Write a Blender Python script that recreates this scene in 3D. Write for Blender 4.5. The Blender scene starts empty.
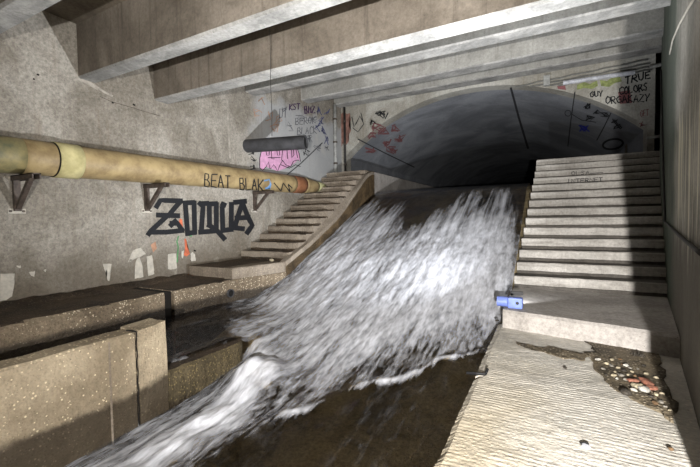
import bpy, bmesh, math, random
from mathutils import Vector, Matrix, noise

random.seed(7)
D = bpy.data
COL = bpy.context.scene.collection
SC = bpy.context.scene
R_ = math.radians

# ------------------------------------------------------------------ camera
FPX, EYE = 375.0, 1.25
yaw, pitch, roll = R_(28.0), R_(2.2), R_(0.8)
fw = Vector((-math.sin(yaw) * math.cos(pitch), math.cos(yaw) * math.cos(pitch), -math.sin(pitch)))
rt = Vector((math.cos(yaw), math.sin(yaw), 0.0))
up = rt.cross(fw)
RT = rt * math.cos(roll) - up * math.sin(roll)
UP = up * math.cos(roll) + rt * math.sin(roll)
EYEP = Vector((0, 0, EYE))
cam = D.cameras.new('camera')
cam.sensor_fit = 'HORIZONTAL'
cam.sensor_width = 36.0
cam.lens = 36.0 * FPX / 700.0
cam.clip_start = 0.05
camo = D.objects.new('camera', cam)
COL.objects.link(camo)
camo.matrix_world = Matrix.Translation(EYEP) @ Matrix((RT, UP, -fw)).transposed().to_4x4()
SC.camera = camo


def ray(u, v):
    return RT * ((u - 350) / FPX) + UP * ((233.5 - v) / FPX) + fw


# surfaces that carry paint: photo position -> (point on the real surface, its normal)
WX = -5.9            # left wall
PY = 10.6            # portal wall
PIPE_X, PIPE_R = -5.65, 0.215
PIPE_P0, PIPE_P1 = Vector((PIPE_X, -2.5, 2.00)), Vector((PIPE_X, 9.25, 2.16))
VCX, VR, VCZ = -1.93, 5.68, -0.95   # vault: axis and radius


def S_left(u, v):
    d = ray(u, v)
    return EYEP + d * (WX / d.x), Vector((1, 0, 0))


def S_portal(u, v):
    d = ray(u, v)
    return EYEP + d * (PY / d.y), Vector((0, -1, 0))


def S_pipe(u, v):
    d = ray(u, v)
    ax = (PIPE_P1 - PIPE_P0).normalized()
    w = EYEP - PIPE_P0
    dp, wp = d - ax * d.dot(ax), w - ax * w.dot(ax)
    a, b, c = dp.dot(dp), 2 * dp.dot(wp), wp.dot(wp) - PIPE_R ** 2
    disc = max(b * b - 4 * a * c, 0)
    p = EYEP + d * ((-b - math.sqrt(disc)) / (2 * a))
    w = p - PIPE_P0
    return p, (w - ax * w.dot(ax)).normalized()


def S_vault(u, v):
    d = ray(u, v)
    ox, oz = EYEP.x - VCX, EYEP.z - VCZ
    a, b, c = d.x ** 2 + d.z ** 2, 2 * (ox * d.x + oz * d.z), ox * ox + oz * oz - VR * VR
    p = EYEP + d * ((-b + math.sqrt(b * b - 4 * a * c)) / (2 * a))
    return p, Vector((VCX - p.x, 0, VCZ - p.z)).normalized()


WA, WB = 0.30, 0.17   # right wall: X = WA + WB * Y


def wall_x(y):
    return WA + WB * y


def S_right(u, v):
    d = ray(u, v)
    return EYEP + d * (WA / (d.x - WB * d.y)), Vector((-1, WB, 0)).normalized()


# ------------------------------------------------------------------ materials
class NT:
    def __init__(self, name):
        self.m = D.materials.new(name)
        self.m.use_nodes = True
        self.t = self.m.node_tree
        self.t.nodes.clear()
        self.out = self.n('ShaderNodeOutputMaterial')

    def n(self, typ, **kw):
        nd = self.t.nodes.new(typ)
        for k, val in kw.items():
            setattr(nd, k, val)
        return nd

    def link(self, a, b):
        self.t.links.new(a, b)

    def put(self, sock, val):
        if isinstance(val, bpy.types.NodeSocket):
            self.link(val, sock)
        else:
            sock.default_value = val

    def pos(self, sx=1, sy=1, sz=1, off=0.0):
        g = self.n('ShaderNodeNewGeometry')
        mp = self.n('ShaderNodeMapping')
        self.link(g.outputs['Position'], mp.inputs['Vector'])
        mp.inputs['Scale'].default_value = (sx, sy, sz)
        mp.inputs['Location'].default_value = (off, off * .7, off * .3)
        return mp.outputs['Vector']

    def noise(self, vec, scale, detail=5, rough=.55, dist=0.0):
        nd = self.n('ShaderNodeTexNoise')
        self.link(vec, nd.inputs['Vector'])
        nd.inputs['Scale'].default_value = scale
        nd.inputs['Detail'].default_value = detail
        nd.inputs['Roughness'].default_value = rough
        nd.inputs['Distortion'].default_value = dist
        return nd.outputs['Fac']

    def rng(self, val, a, b, c=0.0, d=1.0, smooth=True):
        nd = self.n('ShaderNodeMapRange')
        if smooth:
            nd.interpolation_type = 'SMOOTHSTEP'
        self.put(nd.inputs['Value'], val)
        for k, x in zip(('From Min', 'From Max', 'To Min', 'To Max'), (a, b, c, d)):
            nd.inputs[k].default_value = x
        return nd.outputs['Result']

    def math(self, op, a, b=0.0):
        nd = self.n('ShaderNodeMath', operation=op)
        self.put(nd.inputs[0], a)
        self.put(nd.inputs[1], b)
        return nd.outputs[0]

    def mix(self, fac, a, b, blend='MIX'):
        nd = self.n('ShaderNodeMix', data_type='RGBA', blend_type=blend)
        self.put(nd.inputs[0], fac)
        self.put(nd.inputs[6], a if isinstance(a, bpy.types.NodeSocket) else (*a, 1))
        self.put(nd.inputs[7], b if isinstance(b, bpy.types.NodeSocket) else (*b, 1))
        return nd.outputs[2]

    def sep(self):
        g = self.n('ShaderNodeNewGeometry')
        s = self.n('ShaderNodeSeparateXYZ')
        self.link(g.outputs['Position'], s.inputs[0])
        return s.outputs

    def bump(self, h, strength=.4, dist=.01, prev=None):
        nd = self.n('ShaderNodeBump')
        nd.inputs['Strength'].default_value = strength
        nd.inputs['Distance'].default_value = dist
        self.link(h, nd.inputs['Height'])
        if prev:
            self.link(prev, nd.inputs['Normal'])
        return nd.outputs['Normal']

    def principled(self, col, rough=.85, normal=None, metal=0.0, spec=.35):
        p = self.n('ShaderNodeBsdfPrincipled')
        self.put(p.inputs['Base Color'], col if isinstance(col, bpy.types.NodeSocket) else (*col, 1))
        self.put(p.inputs['Roughness'], rough)
        p.inputs['Metallic'].default_value = metal
        p.inputs['Specular IOR Level'].default_value = spec
        if normal:
            self.link(normal, p.inputs['Normal'])
        self.link(p.outputs[0], self.out.inputs[0])
        return p


def s2l(*c):
    return tuple(((x / 255) / 12.92 if x / 255 <= .04045 else ((x / 255 + .055) / 1.055) ** 2.4) for x in c)


def concrete(name, dark, light, streak=0.0, streakcol=None, speck=0.0, speckcol=(230, 215, 190), big=.7,
             bump=.5, rough=.88, extra=None, fine=.35, lo=.36, hi=.64):
    t = NT(name)
    p = t.pos()
    blotch = t.rng(t.noise(p, big, 8, .62, .6), lo, hi)
    col = t.mix(blotch, s2l(*dark), s2l(*light))
    f = t.noise(p, 26, 10, .75)
    fcol = t.rng(f, .3, .7, 1 - fine, 1 + fine * .6, False)
    cc = t.n('ShaderNodeCombineColor')
    for i in range(3):
        t.link(fcol, cc.inputs[i])
    col = t.mix(1.0, col, cc.outputs[0], 'MULTIPLY')
    if streak:
        sn = t.noise(t.pos(9, 9, .35, 3.1), 1.0, 7, .7)
        sm = t.rng(sn, .5, .72, 0, streak)
        col = t.mix(sm, col, s2l(*(streakcol or (60, 52, 45))))
    h = f
    if speck:
        vo = t.n('ShaderNodeTexVoronoi')
        vo.inputs['Scale'].default_value = 42
        t.link(p, vo.inputs['Vector'])
        r = t.n('ShaderNodeSeparateColor')
        t.link(vo.outputs['Color'], r.inputs[0])
        pick = t.math('MULTIPLY', t.rng(r.outputs[0], .62, .7), t.rng(vo.outputs['Distance'], .30, .42, 1, 0))
        col = t.mix(t.math('MULTIPLY', pick, speck), col, s2l(*speckcol))
        h = t.math('ADD', f, t.math('MULTIPLY', t.rng(vo.outputs['Distance'], 0, .6, 1, 0), .8))
    # pits
    pit = t.rng(t.noise(p, 55, 2, .5), .26, .31, 0, 1)
    col = t.mix(t.math('MULTIPLY', t.math('SUBTRACT', 1.0, pit), .6), col, s2l(45, 38, 32))
    rs = rough
    if extra:
        col, rs = extra(t, p, col, rough)
    nm = t.bump(t.noise(p, 2.6, 8, .65), bump * .6, .05)
    nm = t.bump(h, bump, .008, nm)
    t.principled(col, rs, nm)
    return t.m


def ex_left(t, p, col, rough):
    s = t.sep()
    n = t.noise(p, 1.3, 6, .6)
    # old pale paint round the drain stub, up to the portal corner
    yy = t.math('ADD', s[1], t.math('MULTIPLY', t.math('SUBTRACT', n, .5), 1.6))
    zz = t.math('ADD', s[2], t.math('MULTIPLY', t.math('SUBTRACT', t.noise(p, 2.1, 5), .5), .9))
    m = t.math('MULTIPLY', t.rng(yy, 6.2, 6.9), t.rng(zz, 1.9, 2.2))
    m = t.math('MULTIPLY', m, t.rng(zz, 4.3, 4.0))
    col = t.mix(t.math('MULTIPLY', m, .75), col, s2l(172, 174, 176))
    # grime band low on the wall
    low = t.rng(zz, 1.25, .35)
    col = t.mix(t.math('MULTIPLY', low, .62), col, s2l(88, 78, 64))
    # rusty runs
    rn = t.rng(t.noise(t.pos(5, 5, .25, 9.0), 1.0, 6, .7), .56, .75, 0, .5)
    col = t.mix(rn, col, s2l(112, 92, 72))
    pale = t.rng(t.noise(t.pos(1, 1, 1, 4.4), 1.6, 9, .7, .8), .56, .72, 0, .45)
    col = t.mix(pale, col, s2l(190, 184, 172))
    return col, rough


def ex_wet(level, amp=.35):
    def f(t, p, col, rough):
        s = t.sep()
        z = t.math('ADD', s[2], t.math('MULTIPLY', t.math('SUBTRACT', t.noise(p, 2.2, 6, .6), .5), amp))
        w = t.rng(z, level - .05, level + .03, 1, 0)
        col = t.mix(t.math('MULTIPLY', w, .84), col, s2l(36, 28, 19))
        return col, t.rng(w, 0, 1, rough, .42, False)
    return f


def ex_moss(t, p, col, rough):
    s = t.sep()
    x = t.math('ADD', s[0], t.math('MULTIPLY', t.math('SUBTRACT', t.noise(p, 3, 5), .5), .5))
    y = t.math('ADD', s[1], t.math('MULTIPLY', t.math('SUBTRACT', t.noise(p, 2, 5), .5), 1.2))
    m = t.math('MULTIPLY', t.rng(x, .25, -.45), t.rng(y, 4.2, 2.0))
    return t.mix(t.math('MULTIPLY', m, .55), col, s2l(138, 120, 80)), rough


def ex_riser(t, p, col, rough):
    g = t.rng(t.noise(t.pos(2, 1, 14, 2.0), 1.0, 6, .65), .45, .7, 0, .45)
    return t.mix(g, col, s2l(104, 98, 90)), rough


def ex_right(t, p, col, rough):
    s = t.sep()
    n = t.noise(p, 1.8, 5)
    d = t.rng(t.noise(t.pos(13, 13, .3, 6.2), 1.0, 4, .6), .54, .6)
    zz = t.math('ADD', s[2], t.math('MULTIPLY', t.math('SUBTRACT', t.noise(t.pos(9, 9, .2), 1.0, 3), .5), 1.2))
    d = t.math('MULTIPLY', d, t.rng(zz, 2.15, 2.0))
    d = t.math('MULTIPLY', d, t.rng(zz, .9, 1.4))
    col = t.mix(t.math('MULTIPLY', d, .8), col, s2l(226, 220, 196))
    y = t.math('ADD', s[1], t.math('MULTIPLY', t.math('SUBTRACT', n, .5), 1.5))
    foot = t.rng(t.math('ADD', zz, t.math('MULTIPLY', t.math('SUBTRACT', n, .5), .8)), 1.35, .8)
    col = t.mix(t.math('MULTIPLY', foot, .75), col, s2l(74, 68, 56))
    grn = t.rng(y, 4.6, 5.8)
    col = t.mix(t.math('MULTIPLY', grn, .8), col, s2l(58, 74, 62))
    return col, rough


M = {}
M['left'] = concrete('plastered_concrete', (128, 121, 110), (166, 160, 150), .25, (104, 92, 78), bump=.5, fine=.55, extra=ex_left, big=.9)
M['beam'] = concrete('streaked_beam_concrete', (100, 92, 82), (138, 129, 118), .65, (72, 65, 57), bump=.35, fine=.3)
M['beamgrey'] = concrete('grey_beam_concrete', (142, 140, 134), (174, 172, 166), .4, (112, 108, 101), bump=.35, fine=.3)
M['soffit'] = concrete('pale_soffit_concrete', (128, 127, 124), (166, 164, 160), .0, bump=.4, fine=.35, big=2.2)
M['deck'] = concrete('deck_concrete', (100, 92, 82), (134, 124, 110), .3, bump=.3)
M['portal'] = concrete('portal_concrete', (150, 146, 136), (190, 188, 180), .5, (124, 112, 94), bump=.35)
M['vault'] = concrete('vault_concrete', (122, 125, 131), (160, 163, 169), .0, bump=.35, big=.5, fine=.25)
M['ledge'] = concrete('worn_ledge_concrete', (172, 167, 157), (206, 201, 192), .0, speck=.25, bump=.35, extra=ex_moss, fine=.3)
M['landing'] = concrete('landing_concrete', (150, 144, 138), (186, 180, 174), bump=.55, fine=.4)
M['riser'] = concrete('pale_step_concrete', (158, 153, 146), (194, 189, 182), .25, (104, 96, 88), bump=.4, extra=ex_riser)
M['riser_low'] = concrete('step_shade_concrete', (68, 64, 59), (100, 95, 89), .3, (52, 48, 44), bump=.5)  # step shadow painted into the colour of riser feet and treads
M['stepl'] = concrete('left_step_concrete', (122, 111, 98), (156, 145, 131), .3, (80, 68, 56), speck=.2, bump=.5)
M['dirt_shade'] = concrete('silt_and_step_shade', (50, 41, 33), (82, 68, 54), speck=.12, bump=.8, rough=.7, fine=.5, big=1.6)  # brown silt on tops; also painted shade on the left riser feet
M['kerb'] = concrete('exposed_aggregate', (112, 99, 82), (148, 133, 113), speck=.75, bump=1.0, extra=ex_wet(.05, .10), fine=.55)
M['parapet'] = concrete('parapet_aggregate', (132, 119, 99), (172, 158, 135), .2, (120, 100, 76), speck=.8, speckcol=(226, 210, 178), bump=.5, extra=ex_wet(-.33, .3), fine=.3)
M['sill'] = concrete('mossy_sill', (62, 54, 38), (98, 87, 65), speck=.3, speckcol=(180, 160, 110), bump=1.0, extra=ex_wet(-.62, .3), fine=.5)
M['slime'] = concrete('brown_algae_concrete', (58, 47, 32), (100, 82, 58), speck=.3, speckcol=(170, 150, 110), bump=.9, fine=.5, big=2, rough=.6)
M['bed'] = concrete('brown_channel_bed', (116, 103, 76), (182, 164, 128), speck=.35, speckcol=(130, 106, 70), bump=1.0, fine=.6, big=1.5, rough=.6)
M['right'] = concrete('right_wall_concrete', (140, 138, 130), (182, 178, 168), .55, (92, 86, 76), bump=.5, extra=ex_right)
M['silt'] = concrete('damp_silt', (76, 68, 55), (122, 110, 90), speck=.3, bump=.9, rough=.75, fine=.5, big=3)


def plain(name, c, rough=.6, metal=0.0, vary=.25, scale=9, spec=.4, c2=None):
    t = NT(name)
    p = t.pos()
    n = t.rng(t.noise(p, scale, 6, .65), .3, .7)
    dk = c2 or tuple(x * (1 - vary) for x in c)
    col = t.mix(n, s2l(*dk), s2l(*c))
    t.principled(col, rough, t.bump(t.noise(p, scale * 6, 4), .2, .004), metal, spec)
    return t.m


M['pipe'] = plain('ochre_pipe_paint', (170, 150, 109), .55, 0, .25, 3.5, c2=(124, 105, 74))
M['pipe_green'] = plain('green_stained_pipe', (150, 136, 92), .55, 0, .3, 3, c2=(84, 88, 70))
M['pipe_band'] = plain('pale_coupling', (206, 196, 146), .6, 0, .2, 6, c2=(170, 160, 112))
M['pipe_rust'] = plain('rusty_pipe', (138, 92, 62), .7, 0, .3, 8, c2=(104, 66, 44))
M['pipe_tip'] = plain('pale_green_pipe_tip', (190, 188, 140), .6, 0, .2, 8)
M['steel'] = plain('brown_painted_steel', (96, 84, 76), .55, .2, .35, 14)
M['stub'] = plain('dark_grey_drain', (70, 70, 73), .6, 0, .3, 5)
M['void'] = plain('black_bore', (12, 12, 12), .9)
M['black'] = plain('black_paint', (22, 24, 30), .7, 0, .3, 20)
M['purple'] = plain('purple_paint', (70, 40, 84), .7)
M['blue'] = plain('blue_paint', (92, 96, 140), .7)
M['bluev'] = plain('vivid_blue_paint', (50, 60, 190), .7)
M['skyblue'] = plain('sky_blue_paint', (110, 150, 196), .7)
M['pink'] = plain('pink_paint', (226, 170, 206), .75, 0, .12)
M['orange'] = plain('orange_paint', (226, 120, 84), .75)
M['peach'] = plain('faded_orange_paint', (196, 150, 122), .8)
M['green'] = plain('green_paint', (96, 160, 104), .75)
M['lime'] = plain('yellow_green_paint', (156, 166, 104), .75, 0, .3, 12)
M['red'] = plain('faded_red_paint', (146, 94, 96), .8)
M['redb'] = plain('dull_red_paint', (150, 112, 100), .8, 0, .25, 9)
M['grey'] = plain('grey_paint', (112, 112, 118), .8)
M['white'] = plain('white_lime', (204, 198, 186), .85, 0, .15, 10)
M['cable'] = plain('grey_cable', (120, 120, 116), .6)
M['cabledark'] = plain('dark_cable', (44, 42, 40), .6)
M['conduit'] = plain('white_conduit', (214, 216, 224), .45)
M['box'] = plain('grey_box', (176, 176, 172), .5)
M['lampblue'] = plain('blue_plastic', (124, 144, 222), .4, 0, .15)
M['lampblack'] = plain('black_rubber', (24, 24, 26), .5)
M['crack'] = plain('crack_dark', (26, 22, 18), .95)  # near-black fill of cracks, joints, holes and the coupling ring
M['joint'] = plain('joint_filler', (62, 62, 66), .9)
M['scar'] = plain('pale_scar', (172, 165, 154), .9)
for nm, c in (('peb_cream', (176, 164, 138)), ('peb_grey', (140, 134, 124)), ('peb_brown', (112, 88, 62)), ('peb_brick', (156, 104, 84)), ('peb_white', (196, 192, 182)), ('peb_dark', (66, 60, 52))):
    M[nm] = plain(nm.replace('peb', 'stone'), c, .75, 0, .3, 30)


def emis(name, c, s):
    t = NT(name)
    e = t.n('ShaderNodeEmission')
    e.inputs[0].default_value = (*c, 1)
    e.inputs[1].default_value = s
    t.link(e.outputs[0], t.out.inputs[0])
    return t.m


M['lens'] = emis('lit_lamp_lens', (.8, .88, 1.0), 30)


def water_mat():
    t = NT('rushing_water')
    uv = t.n('ShaderNodeUVMap')
    uv.uv_map = 'flow'

    def fl(sx, sy, off):
        mp = t.n('ShaderNodeMapping')
        t.link(uv.outputs[0], mp.inputs['Vector'])
        mp.inputs['Scale'].default_value = (sx, sy, 1)
        mp.inputs['Location'].default_value = (off, off, 0)
        return mp.outputs['Vector']
    at = t.n('ShaderNodeAttribute')
    at.attribute_name = 'foam'
    foam = at.outputs['Fac']
    s1 = t.noise(fl(11.0, 2.6, 0), 1.0, 3, .5, .3)
    s2 = t.noise(fl(27.0, 7.5, 5), 1.0, 3, .5, .3)
    s3 = t.noise(fl(3.0, .8, 9), 1.0, 3, .5, .4)
    s4 = t.noise(fl(9.0, .45, 14), 1.0, 3, .55, .3)
    st = t.math('ADD', t.math('MULTIPLY', s1, .30), t.math('MULTIPLY', s2, .26))
    st = t.math('ADD', st, t.math('ADD', t.math('MULTIPLY', s3, .2), t.math('MULTIPLY', s4, .24)))
    # long threads of water high on the chute
    sz = t.sep()
    st2 = t.math('ADD', t.math('MULTIPLY', s4, .62), t.math('ADD', t.math('MULTIPLY', s1, .2), t.math('MULTIPLY', s3, .18)))
    hi = t.rng(sz[2], .7, 1.5)
    st = t.math('ADD', t.math('MULTIPLY', st, t.math('SUBTRACT', 1.0, hi)), t.math('MULTIPLY', st2, hi))
    lvl = t.math('ADD', foam, t.math('MULTIPLY', t.math('SUBTRACT', st, .5), 3.3))
    msk = t.math('MULTIPLY', t.rng(lvl, .08, 1.12, 0, .95, False), t.rng(foam, 0.0, .16))
    hgt = t.math('ADD', t.math('MULTIPLY', s1, 1.0), t.math('MULTIPLY', s2, .5))
    nm = t.bump(hgt, .22, .03)
    white = t.n('ShaderNodeBsdfDiffuse')
    white.inputs[0].default_value = (*s2l(236, 238, 246), 1)
    t.link(nm, white.inputs['Normal'])
    clear = t.n('ShaderNodeBsdfTransparent')
    clear.inputs[0].default_value = (.90, .87, .79, 1)
    gl = t.n('ShaderNodeBsdfGlossy')
    gl.inputs['Roughness'].default_value = .12
    gl.inputs[0].default_value = (.9, .92, 1, 1)
    t.link(nm, gl.inputs['Normal'])
    fr = t.n('ShaderNodeFresnel')
    fr.inputs[0].default_value = 1.33
    t.link(nm, fr.inputs['Normal'])
    m1 = t.n('ShaderNodeMixShader')
    t.link(fr.outputs[0], m1.inputs[0])
    t.link(clear.outputs[0], m1.inputs[1])
    t.link(gl.outputs[0], m1.inputs[2])
    m2 = t.n('ShaderNodeMixShader')
    t.link(msk, m2.inputs[0])
    t.link(m1.outputs[0], m2.inputs[1])
    t.link(white.outputs[0], m2.inputs[2])
    t.link(m2.outputs[0], t.out.inputs[0])
    return t.m


M['water'] = water_mat()


# ------------------------------------------------------------------ mesh helpers
def obj(name, bm, mats, parent=None, smooth=False, bevel=0.0, recalc=True):
    if recalc:
        bmesh.ops.recalc_face_normals(bm, faces=bm.faces)
    if bevel:
        es = [e for e in bm.edges if len(e.link_faces) == 2 and e.calc_face_angle(0) > .5]
        bmesh.ops.bevel(bm, geom=es, offset=bevel, segments=2, affect='EDGES', profile=.6)
    me = D.meshes.new(name)
    bm.to_mesh(me)
    bm.free()
    if not isinstance(mats, (list, tuple)):
        mats = [mats]
    for m in mats:
        me.materials.append(m)
    if smooth:
        for p in me.polygons:
            p.use_smooth = True
    o = D.objects.new(name, me)
    COL.objects.link(o)
    if parent:
        o.parent = parent
        o.matrix_parent_inverse = Matrix.Identity(4)
        if parent.location.length:
            me.transform(Matrix.Translation(-parent.location))
        par = parent.parent
        if par and par.location.length:
            me.transform(Matrix.Translation(-par.location))
    return o


def tag(o, label, cat, group=None):
    o['label'] = label
    o['category'] = cat
    if group:
        o['group'] = group
    return o


def struct(o, label=None, cat=None):
    o['kind'] = 'structure'
    if label:
        o['label'] = label
        o['category'] = cat
    return o


def empty(name, loc, label, cat, group=None):
    o = D.objects.new(name, None)
    COL.objects.link(o)
    o.location = loc
    o.empty_display_size = .1
    return tag(o, label, cat, group)


def hexa(bm, pts):
    """pts: 4 bottom + 4 top, same order"""
    vs = [bm.verts.new(p) for p in pts]
    for f in ((3, 2, 1, 0), (4, 5, 6, 7), (0, 1, 5, 4), (1, 2, 6, 5), (2, 3, 7, 6), (3, 0, 4, 7)):
        bm.faces.new([vs[i] for i in f])
    return vs


def box(bm, x0, x1, y0, y1, z0, z1):
    return hexa(bm, [(x0, y0, z0), (x1, y0, z0), (x1, y1, z0), (x0, y1, z0), (x0, y0, z1), (x1, y0, z1), (x1, y1, z1), (x0, y1, z1)])


def prism(bm, prof, f0, f1):
    """profile of 2-D points extruded between two maps point -> 3-D"""
    a = [bm.verts.new(f0(*p)) for p in prof]
    b = [bm.verts.new(f1(*p)) for p in prof]
    n = len(prof)
    bm.faces.new(a)
    bm.faces.new(list(reversed(b)))
    for i in range(n):
        j = (i + 1) % n
        bm.faces.new((a[j], a[i], b[i], b[j]))


def tube(bm, pts, r, seg=12, caps=True):
    pts = [Vector(p) for p in pts]
    rs = r if isinstance(r, (list, tuple)) else [r] * len(pts)
    rings = []
    ref = Vector((0.13, .21, 1)).normalized()
    for i, p in enumerate(pts):
        d = (pts[min(i + 1, len(pts) - 1)] - pts[max(i - 1, 0)]).normalized()
        a = d.cross(ref)
        if a.length < .2:
            a = d.cross(Vector((1, 0, 0)))
        a.normalize()
        b = d.cross(a)
        rings.append([bm.verts.new(p + (a * math.cos(2 * math.pi * k / seg) + b * math.sin(2 * math.pi * k / seg)) * rs[i]) for k in range(seg)])
    for i in range(len(rings) - 1):
        for k in range(seg):
            bm.faces.new((rings[i][k], rings[i][(k + 1) % seg], rings[i + 1][(k + 1) % seg], rings[i + 1][k]))
    if caps:
        bm.faces.new(list(reversed(rings[0])))
        bm.faces.new(rings[-1])


def bar(bm, a, b, w, h, upv=(0, 0, 1)):
    a, b = Vector(a), Vector(b)
    d = (b - a).normalized()
    s = d.cross(Vector(upv)).normalized() * (w / 2)
    t = s.cross(d).normalized() * (h / 2)
    hexa(bm, [a - s - t, a + s - t, b + s - t, b - s - t, a - s + t, a + s + t, b + s + t, b - s + t])


def hollow(bm, a, b, ro, ri, seg=28):
    a, b = Vector(a), Vector(b)
    d = (b - a).normalized()
    s = d.cross(Vector((0, 0, 1))).normalized()
    t = s.cross(d)
    rings = []
    for p, r in ((a, ro), (b, ro), (b, ri), (b - (b - a) * .5, ri)):
        rings.append([bm.verts.new(p + (s * math.cos(2 * math.pi * k / seg) + t * math.sin(2 * math.pi * k / seg)) * r) for k in range(seg)])
    for i in range(3):
        for k in range(seg):
            bm.faces.new((rings[i][k], rings[i][(k + 1) % seg], rings[i + 1][(k + 1) % seg], rings[i + 1][k]))
    bm.faces.new(rings[0])
    bm.faces.new(list(reversed(rings[3])))


def fbm(x, y, z=0.0, o=3):
    return noise.fractal(Vector((x, y, z)), 1.0, 2.0, o)


# ---- paint: strokes and filled shapes lying 3 mm proud of a surface
def strokes(name, S, lines, w, mat, parent, lift=.004):
    fine = 1.2 if S is S_pipe else 4
    bm = bmesh.new()
    for li, ln in enumerate(lines):
        lf = lift + .0006 * (li % 8)
        # refine
        pts = []
        for (a, b) in zip(ln[:-1], ln[1:]):
            n = max(1, int(math.hypot(b[0] - a[0], b[1] - a[1]) / fine))
            for k in range(n):
                pts.append((a[0] + (b[0] - a[0]) * k / n, a[1] + (b[1] - a[1]) * k / n))
        pts.append(ln[-1])
        # one quad per segment, extended by the half width so that corners close
        rows = []
        for i, p in enumerate(pts):
            q0, q1 = pts[max(i - 1, 0)], pts[min(i + 1, len(pts) - 1)]
            dx, dy = q1[0] - q0[0], q1[1] - q0[1]
            L = math.hypot(dx, dy) or 1
            nx, ny = -dy / L * w / 2, dx / L * w / 2
            e = w * .35 * (-1 if i == 0 else 1 if i == len(pts) - 1 else 0)
            c = (p[0] + dx / L * e, p[1] + dy / L * e)
            row = []
            for sg in (-1, 1):
                pt, nr = S(c[0] + nx * sg, c[1] + ny * sg)
                row.append(bm.verts.new(pt + nr * lf))
            rows.append(row)
        for a, b in zip(rows[:-1], rows[1:]):
            bm.faces.new((a[0], a[1], b[1], b[0]))
    return obj(name, bm, mat, parent)


def patch(name, S, polys, mat, parent, lift=.003):
    bm = bmesh.new()
    for poly in polys:
        vs = []
        for u, v in poly:
            pt, nr = S(u, v)
            vs.append(bm.verts.new(pt + nr * lift))
        bm.faces.new(vs)
    bmesh.ops.triangulate(bm, faces=bm.faces)
    return obj(name, bm, mat, parent)


FONT = {
    'A': [[(0, 0), (.5, 1), (1, 0)], [(.2, .4), (.8, .4)]],
    'B': [[(0, 0), (0, 1), (.7, 1), (.85, .75), (.6, .52), (0, .52)], [(.6, .52), (1, .28), (.8, 0), (0, 0)]],
    'C': [[(1, .85), (.6, 1), (.1, .8), (0, .4), (.3, 0), (1, .12)]],
    'D': [[(0, 0), (0, 1), (.7, .9), (1, .5), (.7, .05), (0, 0)]],
    'E': [[(1, 1), (0, 1), (0, 0), (1, 0)], [(0, .52), (.8, .52)]],
    'G': [[(1, .85), (.5, 1), (0, .6), (.1, .1), (.6, 0), (1, .2), (1, .5), (.55, .5)]],
    'I': [[(.5, 0), (.5, 1)]],
    'K': [[(0, 0), (0, 1)], [(.95, 1), (0, .45), (1, 0)]],
    'L': [[(0, 1), (0, 0), (.9, 0)]],
    'M': [[(0, 0), (.1, 1), (.5, .35), (.9, 1), (1, 0)]],
    'N': [[(0, 0), (0, 1), (1, 0), (1, 1)]],
    'O': [[(.5, 1), (.05, .75), (.05, .25), (.5, 0), (.95, .25), (.95, .75), (.5, 1)]],
    'P': [[(0, 0), (0, 1), (.8, .95), (.9, .65), (.7, .48), (0, .45)]],
    'R': [[(0, 0), (0, 1), (.8, .95), (.9, .7), (.7, .5), (0, .45)], [(.4, .47), (1, 0)]],
    'S': [[(.95, .9), (.4, 1), (.05, .75), (.9, .35), (.7, .02), (0, .1)]],
    'T': [[(0, 1), (1, 1)], [(.5, 1), (.5, 0)]],
    'U': [[(0, 1), (.05, .15), (.5, 0), (.95, .15), (1, 1)]],
    'V': [[(0, 1), (.5, 0), (1, 1)]],
    'W': [[(0, 1), (.25, 0), (.5, .7), (.75, 0), (1, 1)]],
    'Y': [[(0, 1), (.5, .5), (1, 1)], [(.5, .5), (.45, 0)]],
    'Z': [[(0, 1), (1, 1), (0, 0), (1, 0)]],
}


def text_lines(s, u0, v0, u1, v1, h, jit=.0):
    """letters along the baseline (u0,v0)-(u1,v1), height h"""
    out = []
    n = len(s)
    for i, ch in enumerate(s):
        for ln in FONT.get(ch, []):
            q = []
            for (x, y) in ln:
                f = (i + .1 + .75 * x) / n
                q.append((u0 + (u1 - u0) * f + random.uniform(-jit, jit), v0 + (v1 - v0) * f - y * h + random.uniform(-jit, jit)))
            out.append(q)
    return out


def scribble(cx, cy, rx, ry, n=9):
    return [[(cx + random.uniform(-rx, rx), cy + random.uniform(-ry, ry)) for _ in range(n)]]


# ------------------------------------------------------------------ the setting
# left wall
bm = bmesh.new()
box(bm, -6.3, WX, -4.0, PY + .5, -1.2, 6.2)
wall_left = struct(obj('wall_left', bm, M['left']))

# right wall: straight beside the camera, then flaring out; stops short of the portal
bm = bmesh.new()
ys = [-4.0, 1.4, 9.15]
xs = [wall_x(1.4), wall_x(1.4), wall_x(9.15)]
prism(bm, [(xs[0], ys[0]), (xs[1], ys[1]), (xs[2], ys[2]), (xs[2] + .35, ys[2]), (xs[1] + .35, ys[1]), (xs[0] + .35, ys[0])],
      lambda x, y: (x, y, -1.2), lambda x, y: (x, y, 6.2))
wall_right = struct(obj('wall_right', bm, M['right']))
# recess behind the end of the right wall
bm = bmesh.new()
box(bm, 3.6, 3.9, 8.0, 14.0, -1.2, 6.2)
box(bm, 1.9, 3.6, 13.0, 13.3, -1.2, 6.2)
struct(obj('wall_recess', bm, M['deck']))

# portal wall with its arched opening
SPR_L, SPR_R = -5.78, 1.92


def arch_z(x):
    return VCZ + math.sqrt(max(VR * VR - (x - VCX) ** 2, 0))


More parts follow.
